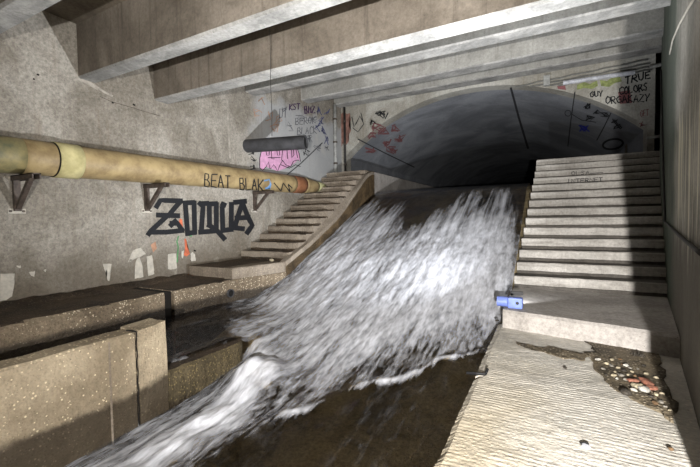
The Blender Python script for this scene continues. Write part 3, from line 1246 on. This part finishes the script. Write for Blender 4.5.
# pipes in the portal corner
for (x, y, r, mt, lab) in ((-5.84, 10.10, .05, 'box', 'pale grey vertical pipe in the corner at the head of the left stairs'),
                           (-5.72, 10.50, .035, 'cabledark', 'thin dark vertical pipe beside the pale corner pipe, against the portal')):
    cp = empty('vertical_pipe', (x, y, 2.62), lab, 'pipe')
    bm = bmesh.new()
    tube(bm, [(x, y, 2.625), (x, y, 4.77)], r, 14)
    obj('pipe_body', bm, M[mt], cp, smooth=True)
    for z in (2.95, 3.6, 4.3):
        bm = bmesh.new()
        tube(bm, [(x, y, z), (x, y, z + .05)], r + .015, 14)
        obj('clamp', bm, M['steel'], cp)

# ------------------------------------------------------------------ portal services: conduits, box, cables
def pl(u, v, off):
    p, n = S_portal(u, v)
    return p + n * off


cabs = ((516, 87, 648, 60, 'topmost'), (530, 87, 650, 64, 'second'), (545, 86.5, 652, 67, 'third'), (558, 86, 652, 70, 'lowest'))
for (u0, v0, u1, v1, w) in cabs:
    bm = bmesh.new()
    n = 12
    tube(bm, [pl(u0 + (u1 - u0) * k / n, v0 + (v1 - v0) * k / n + .5 * math.sin(k * 2.1), .03) for k in range(n + 1)], .016, 8)
    tag(obj('wall_cable', bm, M['cable']), w + ' of the four grey cables above the right half of the arch', 'cable', 'cables over the arch')
bm = bmesh.new()
a, b = pl(563, 84, .08), pl(634, 73.5, .08)
tube(bm, [a, b], .05, 16)
tag(obj('white_tube', bm, M['conduit'], smooth=False), 'thick white tube on the portal wall above the green paint', 'tube')
jb = empty('junction_box', pl(547, 81, 0), 'small pale junction box over the cables above the arch', 'box')
a, b = pl(543.5, 87, 0), pl(550, 76, 0)
bm = bmesh.new()
box(bm, a.x, b.x, PY - .12, PY - .001, a.z, b.z)
obj('housing', bm, M['box'], jb, bevel=.008)
bm = bmesh.new()
box(bm, a.x + .02, b.x - .02, PY - .132, PY - .121, a.z + .02, b.z - .02)
obj('cover', bm, M['box'], jb)

# right wall: rail and cable
def rw(u, v, off):
    p, n = S_right(u, v)
    return p + n * off


def poly_right(pts, off, r, name, mat, lab, cat):
    bm = bmesh.new()
    out = []
    for a, b in zip(pts[:-1], pts[1:]):
        for k in range(6):
            t = k / 6
            out.append(rw(a[0] + (b[0] - a[0]) * t, a[1] + (b[1] - a[1]) * t, off))
    out.append(rw(*pts[-1], off))
    tube(bm, out, r, 10)
    return tag(obj(name, bm, mat, smooth=True), lab, cat)


poly_right([(699, -6), (690, 8), (681, 24), (674, 40), (671, 54)], .012, .009, 'wall_cable', M['white'], 'pale cable curving down the upper right wall', 'cable')
poly_right([(662.5, 70), (664, 130), (665.5, 180), (667, 222), (683, 236), (706, 254)], .02, .014, 'wall_cable', M['cabledark'], 'dark cable dropping down the right wall then sloping towards the viewer', 'cable')
for (u, v, lab) in ((657, 67, 'upper of two short pale pipe ends in the dark gap right of the portal'), (654, 138, 'lower of two short pale pipe ends in the dark gap right of the portal')):
    d = ray(u, v)
    p = EYEP + d * (PY / d.y)
    bm = bmesh.new()
    tube(bm, [(p.x - .14, p.y - .06, p.z), (p.x + .10, p.y - .06, p.z + .02), (p.x + .35, p.y - .06, p.z + .03)], .035, 10)
    tag(obj('pipe_end', bm, M['box']), lab, 'pipe', 'pipe ends in the gap')

# ------------------------------------------------------------------ paint on the left wall
K = 1 / 5.833


def zq(pts):
    return [(140 + x * K, 190 + y * K) for x, y in pts]


ZO = [
    [(95, 98), (118, 60), (238, 64)], [(236, 66), (205, 100), (165, 150)], [(102, 146), (222, 150)], [(150, 158), (62, 238), (48, 258)],
    [(58, 246), (150, 246), (246, 236)], [(244, 234), (218, 196), (180, 194)], [(206, 180), (178, 206)],
    [(262, 78), (276, 258)], [(314, 72), (318, 250)], [(258, 76), (310, 73)], [(272, 252), (316, 248)],
    [(346, 78), (366, 96), (356, 244)], [(352, 80), (392, 78)], [(348, 246), (446, 238)], [(402, 88), (404, 208)], [(404, 82), (442, 80)], [(444, 82), (444, 232)], [(400, 205), (440, 228), (490, 284)],
    [(478, 104), (482, 238)], [(532, 80), (530, 234)], [(480, 236), (532, 230)], [(478, 82), (492, 88)],
    [(552, 72), (612, 66)], [(598, 70), (570, 150), (550, 220)], [(596, 74), (630, 160), (654, 206), (624, 250)], [(560, 164), (634, 160)], [(546, 220), (600, 226)],
]
strokes('graffiti_lettering', S_left, [zq(l) for l in ZO], 5.0, M['black'], wall_left, .006)
patch('paint_splash', S_left, [zq(p) for p in ([(232, 165), (246, 172), (250, 215), (240, 205), (225, 190)], [(258, 285), (268, 283), (274, 330), (290, 372), (270, 388), (255, 380), (262, 340)])], M['orange'], wall_left)
patch('paint_splash', S_left, [zq([(62, 320), (90, 300), (98, 340), (76, 365)])], M['peach'], wall_left)
strokes('paint_line', S_left, [zq([(224, 270), (214, 300), (222, 330), (216, 420)]), zq([(268, 262), (300, 268)])], 1.3, M['green'], wall_left)
PATCHES = [
    [(168, 254), (176, 253.5), (177, 268), (172, 269.5), (168, 269)], [(190.5, 254), (193, 252), (195, 255), (195.5, 261), (191, 261.5)], [(181.5, 251), (184, 250), (183, 258), (181.5, 258)],
    [(103, 264), (111, 263.5), (110.5, 272), (109, 281), (107, 280), (107, 270), (104, 269)],
    [(135, 262), (139, 257), (142, 266), (143.5, 277), (134.5, 278.5)], [(146, 257), (152, 255), (154, 270), (154, 274), (148, 276), (147, 265)], [(133, 250), (141, 248), (146, 254), (138, 257), (128, 262)],
    [(0, 274), (14.5, 273.5), (14, 287), (12, 296), (6, 300), (0, 301)], [(29, 272), (35, 271), (34.5, 277), (31, 276)], [(43, 270), (46, 269.5), (45.5, 272)],
    [(16, 266), (21, 265.5), (20, 268.5)], [(128, 260), (132, 258), (131, 262)],
]
for pz in PATCHES:
    ref = []
    for a, b in zip(pz, pz[1:] + pz[:1]):
        for k in range(3):
            t = k / 3
            ref.append((a[0] + (b[0] - a[0]) * t + random.uniform(-.4, .4), a[1] + (b[1] - a[1]) * t + random.uniform(-.4, .4)))
    patch('lime_patch', S_left, [ref], M['white'], wall_left, .005)
# pink piece under the stub
Q = 1 / 8.49


def pk(pts):
    return [(240 + x * Q, 120 + y * Q) for x, y in pts]


PINK = [(185, 235), (165, 330), (166, 405), (190, 428), (222, 395), (238, 355), (256, 418), (284, 380), (300, 400), (318, 434), (336, 385), (360, 340), (385, 380), (428, 396), (452, 350), (490, 340), (512, 352), (500, 285), (470, 210), (440, 225), (400, 240), (300, 240)]
patch('pink_graffiti', S_left, [pk(PINK)], M['pink'], wall_left, .004)
OUT = [PINK + PINK[:1], [(215, 240), (225, 300), (245, 300), (248, 245)], [(262, 245), (268, 330), (290, 330)], [(310, 250), (316, 300), (336, 300), (330, 250)], [(360, 250), (350, 340), (372, 360)],
       [(395, 245), (402, 330)], [(432, 230), (438, 320), (455, 300), (448, 220)], [(470, 240), (486, 320)], [(345, 380), (420, 410), (470, 380), (510, 395)], [(236, 320), (340, 318)]]
strokes('graffiti_outline', S_left, [pk(l) for l in OUT], .7, M['black'], wall_left, .007)
tg = []
for (cx, cy) in ((100, 275), (112, 330), (110, 405)):
    tg += [pk(l) for l in scribble(cx, cy, 30, 26, 9)]
tg += [pk(l) for l in scribble(510, 200, 30, 40, 12)] + [pk(l) for l in scribble(555, 275, 24, 30, 9)] + [pk([(490, 250), (480, 170), (520, 135), (560, 180), (540, 240), (590, 270)])]
strokes('tag_lettering', S_left, tg, .8, M['black'], wall_left, .006)
strokes('tag_lettering', S_left, text_lines('KST', 289, 110, 300, 109, 5.5, .3), 1.0, M['purple'], wall_left, .006)
strokes('tag_lettering', S_left, text_lines('BMZ', 304, 113, 315, 113, 6.5, .4), 1.1, M['purple'], wall_left, .006)
strokes('tag_lettering', S_left, text_lines('BEROK', 295, 125, 316, 123, 6.5, .3) + text_lines('BLACK', 297, 135, 317, 133, 7, .4) + text_lines('ST', 302, 143, 312, 141, 6) + text_lines('DT', 279, 118, 287, 117, 9, .3), .7, M['grey'], wall_left, .006)
tgs = []
for (cx, cy, rx, ry) in ((300, 118, 5, 3), (312, 119, 5, 3), (309, 140, 5, 4), (290, 126, 4, 5), (304, 149, 4, 3), (317, 148, 4, 4), (284, 110, 3, 4), (327, 150, 3, 5)):
    tgs += scribble(cx, cy, rx, ry, 8)
strokes('tag_lettering', S_left, tgs, .5, M['grey'], wall_left, .005)
bl = []
for (cx, cy) in ((319, 110), (322, 120), (324, 130), (325, 140), (318, 128), (327, 113)):
    bl += scribble(cx, cy, 3.5, 5, 7)
strokes('tag_lettering', S_left, bl, .8, M['blue'], wall_left, .006)
og = []
for (cx, cy) in ((262, 102), (268, 116), (274, 128), (258, 112), (277, 120)):
    og += scribble(cx, cy, 5, 5, 8)
strokes('tag_lettering', S_left, og, .7, M['peach'], wall_left, .006)
strokes('wall_joint', S_left, [[(283, 178), (300, 164), (322, 143)]], 1.0, M['stub'], wall_left, .005)
strokes('wall_seam', S_left, [[(100, 96.5), (112, 102), (130, 107), (146, 112), (160, 116)]], .6, M['steel'], wall_left, .004)
strokes('wall_scar', S_left, [[(82, 79), (92, 84), (104, 92), (112, 96)], [(227, 100), (228, 125), (230, 158)], [(75, 78), (85, 82), (97, 89)]], 2.0, M['scar'], wall_left, .004)
strokes('bolt_hole', S_left, [[(37, 74.5), (38.6, 75)], [(133, 104.5), (134.6, 105.2)], [(33.2, 79), (34, 79.4)], [(112, 102.4), (113, 103)], [(194, 250.6), (195, 250.8)]], 1.6, M['crack'], wall_left, .005)

# ------------------------------------------------------------------ paint on the portal wall
patch('red_wash', S_portal, [[(341, 114), (344, 112), (347, 114), (350, 113), (351, 120), (349, 125), (351, 131), (348, 136), (349, 141), (345, 147), (343, 143), (341, 149)]], M['redb'], wall_back)
strokes('tag_lettering', S_portal, [[(352, 117), (354, 127), (358, 120)], [(356, 124), (360, 116), (364, 124), (358, 132), (353, 128)], [(361, 113), (363, 121)]], .8, M['black'], wall_back, .006)
strokes('tag_lettering', S_portal, scribble(383, 115, 8, 4, 14) + scribble(373, 122, 3, 3, 9), 1.1, M['black'], wall_back, .006)
patch('green_paint', S_portal, [[(577, 85), (584, 82), (590, 84), (597, 80.5), (598, 86), (592, 89), (584, 88), (577, 90)], [(600, 80), (607, 81), (612, 77.5), (620, 77), (622, 81.5), (615, 83), (609, 87), (601, 86)]], M['lime'], wall_back)
patch('red_paint', S_portal, [[(557, 86), (565, 85), (566, 90), (558, 89)], [(618, 92), (630, 90), (632, 103), (620, 104)]], M['red'], wall_back)
strokes('tag_lettering', S_portal, text_lines('TRUE', 625, 84, 651, 78, 7, .6), 1.6, M['black'], wall_back, .006)
strokes('tag_lettering', S_portal, text_lines('COLORS', 619, 95, 648, 90, 7, .6), 1.4, M['black'], wall_back, .006)
strokes('tag_lettering', S_portal, text_lines('GUY', 590, 97, 603, 96, 5, .3) + text_lines('ORGAKAZY', 605, 104, 650, 101, 7, .6), 1.3, M['black'], wall_back, .006)
strokes('tag_lettering', S_portal, text_lines('GET', 640, 117, 649, 115, 6, .4) + scribble(644, 124, 5, 3), .7, M['red'], wall_back, .006)

# paint, joints and marks on the vault
strokes('vault_joint', S_vault, [[(511, 88), (519, 118), (528, 148)]], 2.2, M['joint'], vault, .006)
strokes('vault_joint', S_vault, [[(575, 92), (571, 120), (568, 146)], [(611, 113), (604, 127), (597, 140)], [(358, 139), (385, 153), (414, 167)]], 1.1, M['joint'], vault, .006)
rd = []
for (cx, cy) in ((372, 135), (384, 131), (395, 128), (400, 138), (386, 143), (371, 150), (392, 150), (378, 127)):
    rd += scribble(cx, cy, 6, 4, 13)
strokes('tag_lettering', S_vault, rd, 1.3, M['red'], vault, .006)
bk = []
for (cx, cy) in ((588, 106), (597, 111), (605, 114), (614, 121), (590, 118), (618, 126)):
    bk += scribble(cx, cy, 4.5, 3, 11)
strokes('tag_lettering', S_vault, bk, 1.1, M['black'], vault, .006)
strokes('tag_lettering', S_vault, [[(568 + 3 * math.cos(a * .6), 113 + 3 * math.sin(a * .6)) for a in range(12)], [(572, 114), (582, 120), (596, 122)]], .7, M['black'], vault, .006)
strokes('tag_lettering', S_vault, scribble(584, 128, 6, 3.5, 14), 1.2, M['bluev'], vault, .006)
strokes('paint_ring', S_vault, [[(613 + 10 * math.cos(a * math.pi / 12), 144 + 5 * math.sin(a * math.pi / 12) - 1.2 * math.cos(a * math.pi / 12)) for a in range(25)]], 2.0, M['black'], vault, .006)

# letters on two risers of the right stairs
def S_step(n):
    yy = 6.05 + .3 * n - .008

    def f(u, v):
        d = ray(u, v)
        return EYEP + d * (yy / d.y), Vector((0, -1, 0))
    return f


strokes('tag_lettering', S_step(11), text_lines('OLSA', 571, 175.2, 590, 174.4, 3.6) + [[(590, 173.5), (603, 172.5)]], .6, M['black'], steps_r[11], .008)
strokes('tag_lettering', S_step(10), text_lines('INTERNET', 566.5, 183.2, 603, 181.4, 3.8), .7, M['black'], steps_r[10], .008)

# ------------------------------------------------------------------ blue lamp on the landing
LX, LY, LZ = -.345, 4.67, .2
lp = empty('work_lamp', (LX, LY, LZ), 'blue work lamp with a black handle, lit on the landing edge', 'lamp')
bm = bmesh.new()
box(bm, LX - .075, LX + .085, LY - .06, LY + .06, LZ + .001, LZ + .125)
obj('body', bm, M['lampblue'], lp, bevel=.02)
bm = bmesh.new()
hollow(bm, (LX - .075, LY, LZ + .065), (LX - .19, LY, LZ + .065), .058, .05, 24)
obj('head', bm, M['lampblue'], lp)
bm = bmesh.new()
tube(bm, [(LX - .15, LY, LZ + .065), (LX - .155, LY, LZ + .065)], .049, 20)
obj('lens', bm, M['lens'], lp)
bm = bmesh.new()
bar(bm, (LX - .03, LY, LZ + .12), (LX - .03, LY, LZ + .17), .03, .03, (1, 0, 0))
bar(bm, (LX - .045, LY, LZ + .168), (LX + .085, LY, LZ + .175), .03, .042)
obj('handle', bm, M['lampblack'], lp)
bm = bmesh.new()
tube(bm, [(LX + .03, LY - .058, LZ + .07), (LX + .03, LY - .068, LZ + .07)], .018, 12)
obj('knob', bm, M['lampblack'], lp)

# ------------------------------------------------------------------ debris on the ledge
def stone(name, x, y, z, r, mat, sq=.6, seed=0, flat=(1, 1)):
    bm = bmesh.new()
    bmesh.ops.create_icosphere(bm, subdivisions=2, radius=1)
    a = seed * 1.7
    for v in bm.verts:
        n = 1 + .35 * fbm(v.co.x * 1.3 + seed * 3.1, v.co.y * 1.3, v.co.z * 1.3)
        c = v.co * n
        xx, yy = c.x * flat[0], c.y * flat[1]
        v.co = Vector((xx * math.cos(a) - yy * math.sin(a), xx * math.sin(a) + yy * math.cos(a), c.z * sq)) * r
    zmin = min(v.co.z for v in bm.verts)
    for v in bm.verts:
        v.co.z -= zmin
    o = obj(name, bm, mat)
    o.location = (x, y, z)
    return o


PEB = [(607, 366), (611, 368), (618, 370), (622, 366), (626, 368), (630, 370), (624, 373), (632, 374), (615, 374), (621, 378), (628, 377), (635, 378), (617, 381), (626, 382), (641, 379), (646, 376),
       (632, 384), (637, 388), (641, 382), (648, 384), (634, 393), (645, 392), (651, 399), (656, 397), (662, 396), (661, 405), (670, 413), (655, 406), (598, 362), (603, 371), (644, 368), (656, 380), (649, 388),
       (638, 371), (612, 362), (620, 361), (653, 391), (665, 409), (606, 377), (614, 378)]
mats = ['peb_cream', 'peb_grey', 'peb_cream', 'peb_brown', 'peb_white', 'peb_grey', 'peb_dark', 'peb_cream']
for i, (u, v) in enumerate(PEB):
    x, y = on_z(u, v)
    r = random.uniform(.009, .020)
    m = mats[i % len(mats)]
    o = stone('pebble', x, y, .011, r, M[m], .6, i, (1.2, .85))
    tag(o, 'small rounded pebble lying among the scattered stones on the damp silt of the ledge', 'pebble', 'pebbles scattered on the ledge')
for k, (u, v, r, fl_, lab) in enumerate(((633, 384.5, .034, (1.2, .8), 'reddish brick fragment on the silt, left of the larger flat one'),
                                         (646, 386.5, .046, (1.8, .6), 'longest flat orange brick fragment in the middle of the pebbles on the ledge'),
                                         (651, 392, .036, (1.4, .7), 'dull red brick fragment nearest the viewer, just before the longest orange one'))):
    x, y = on_z(u, v)
    tag(stone('brick_fragment', x, y, .012, r, M['peb_brick'], .45, 50 + k, fl_), lab, 'brick', 'brick fragments among the pebbles')
x, y = on_z(644, 393.5)
tag(stone('stone', x, y, .011, .034, M['peb_white'], .6, 71, (1.2, 1)), 'large white stone in front of the brick fragments on the ledge', 'stone')
x, y = on_z(638, 390)
tag(stone('stone', x, y, .011, .03, M['peb_cream'], .6, 72, (1.3, .9)), 'large cream stone left of the white one on the ledge', 'stone')
x, y = on_z(626, 397)
tag(stone('rock_chip', x, y, .011, .030, M['peb_dark'], .7, 80), 'dark rock chip at the front rim of the silt patch', 'stone')
x, y = on_z(586, 447.5)
cap = empty('bottle_cap', (x, y, .005), 'white bottle cap with a dark notch lying alone on the grooved ledge', 'bottle cap')
bm = bmesh.new()
tube(bm, [(x, y, .003), (x, y, .012)], [.022, .019], 16)
obj('shell', bm, M['conduit'], cap)
bm = bmesh.new()
tube(bm, [(x - .026, y + .012, .008), (x - .006, y + .022, .014), (x + .014, y + .014, .015)], .005, 8)
obj('notch', bm, M['lampblack'], cap)
x, y = on_z(638, 358)
bm = bmesh.new()
for k in range(5):
    a = k * 1.26
    tube(bm, [(x, y, .02), (x + .035 * math.cos(a), y + .03 * math.sin(a), .035 + .01 * (k % 2)), (x + .06 * math.cos(a + .3), y + .045 * math.sin(a + .3), .016)], [.006, .008, .003], 6)
tag(obj('dead_leaf', bm, M['peb_dark']), 'curled dark dead leaf on the silt below the landing face', 'leaf')
bm = bmesh.new()
xa, ya = on_z(489, 373)
tube(bm, [(-.44, 3.06, .014), (-.50, 3.05, .012), (-.58, 3.06, .0)], .012, 8)
tube(bm, [(-.44, 3.06, .010), (-.425, 3.10, .045)], .011, 8)
tag(obj('rebar_stub', bm, M['lampblack']), 'black bent rebar stub sticking out of the ledge edge over the water', 'rebar')
for k, (u, v, lab) in enumerate(((497, 321.5, 'dark crumb of debris at the left foot of the landing face'), (565, 369, 'dark speck of debris alone on the pale ledge near the silt tongue'), (671, 451, 'brown scrap of debris near the wall shadow at lower right'))):
    x, y = on_z(u, v)
    tag(stone('debris_crumb', x, y, .003, .014 if k else .02, M['peb_brown' if k == 2 else 'peb_dark'], .6, 90 + k), lab, 'debris')
for k, (u, v, lab) in enumerate(((303, 257.5, 'pale stone caught on the kerb at the foot of the left stairs'),)):
    d = ray(291, 269)
    x, y = -4.72, 5.72
    tag(stone('stone', -4.80, 5.75, .44, .045, M['peb_cream'], .7, 99), lab, 'stone')

# ------------------------------------------------------------------ lights
def point(name, loc, power, col, size):
    l = D.lights.new(name, 'POINT')
    l.energy = power
    l.color = col
    l.shadow_soft_size = size
    o = D.objects.new(name, l)
    COL.objects.link(o)
    o.location = loc
    return o


# hand torch carried beside the camera
sp = D.lights.new('hand_torch', 'SPOT')
sp.energy = 2700
sp.color = (1.0, .975, .94)
sp.spot_size = R_(152)
sp.spot_blend = 1.0
sp.shadow_soft_size = .025
so = D.objects.new('hand_torch', sp)
COL.objects.link(so)
so.location = (.31, -1.1, 1.08)
tgt = Vector((-.1, 8.0, 1.7))
so.rotation_euler = (tgt - so.location).to_track_quat('-Z', 'Y').to_euler()
# the lit head of the blue lamp, turned up towards the left wall
lh = D.lights.new('lamp_light', 'SPOT')
lh.energy = 1150
lh.color = (.93, .96, 1.0)
lh.spot_size = R_(154)
lh.spot_blend = .75
lh.shadow_soft_size = .03
lo = D.objects.new('lamp_light', lh)
COL.objects.link(lo)
lo.location = (LX - .23, LY, LZ + .15)
lo.rotation_euler = Vector((-.50, .18, .85)).to_track_quat('-Z', 'Y').to_euler()

# light leaking from the back of the lamp across the landing
lk = D.lights.new('lamp_leak', 'SPOT')
lk.energy = 34
lk.color = (.93, .96, 1.0)
lk.spot_size = R_(62)
lk.spot_blend = .7
lk.shadow_soft_size = .02
lko = D.objects.new('lamp_leak', lk)
COL.objects.link(lko)
lko.location = (LX - .02, LY + .09, LZ + .13)
lko.rotation_euler = Vector((.22, .95, -.10)).to_track_quat('-Z', 'Y').to_euler()

w = D.worlds.new('world')
SC.world = w
w.use_nodes = True
w.node_tree.nodes['Background'].inputs[0].default_value = (.8, .9, 1.0, 1)
w.node_tree.nodes['Background'].inputs[1].default_value = .002

SC.view_settings.view_transform = 'Standard'
SC.view_settings.look = 'None'
SC.view_settings.gamma = 1
SC.view_settings.use_curve_mapping = False
SC.view_settings.exposure = 0.1
SC.cycles.diffuse_bounces = 2
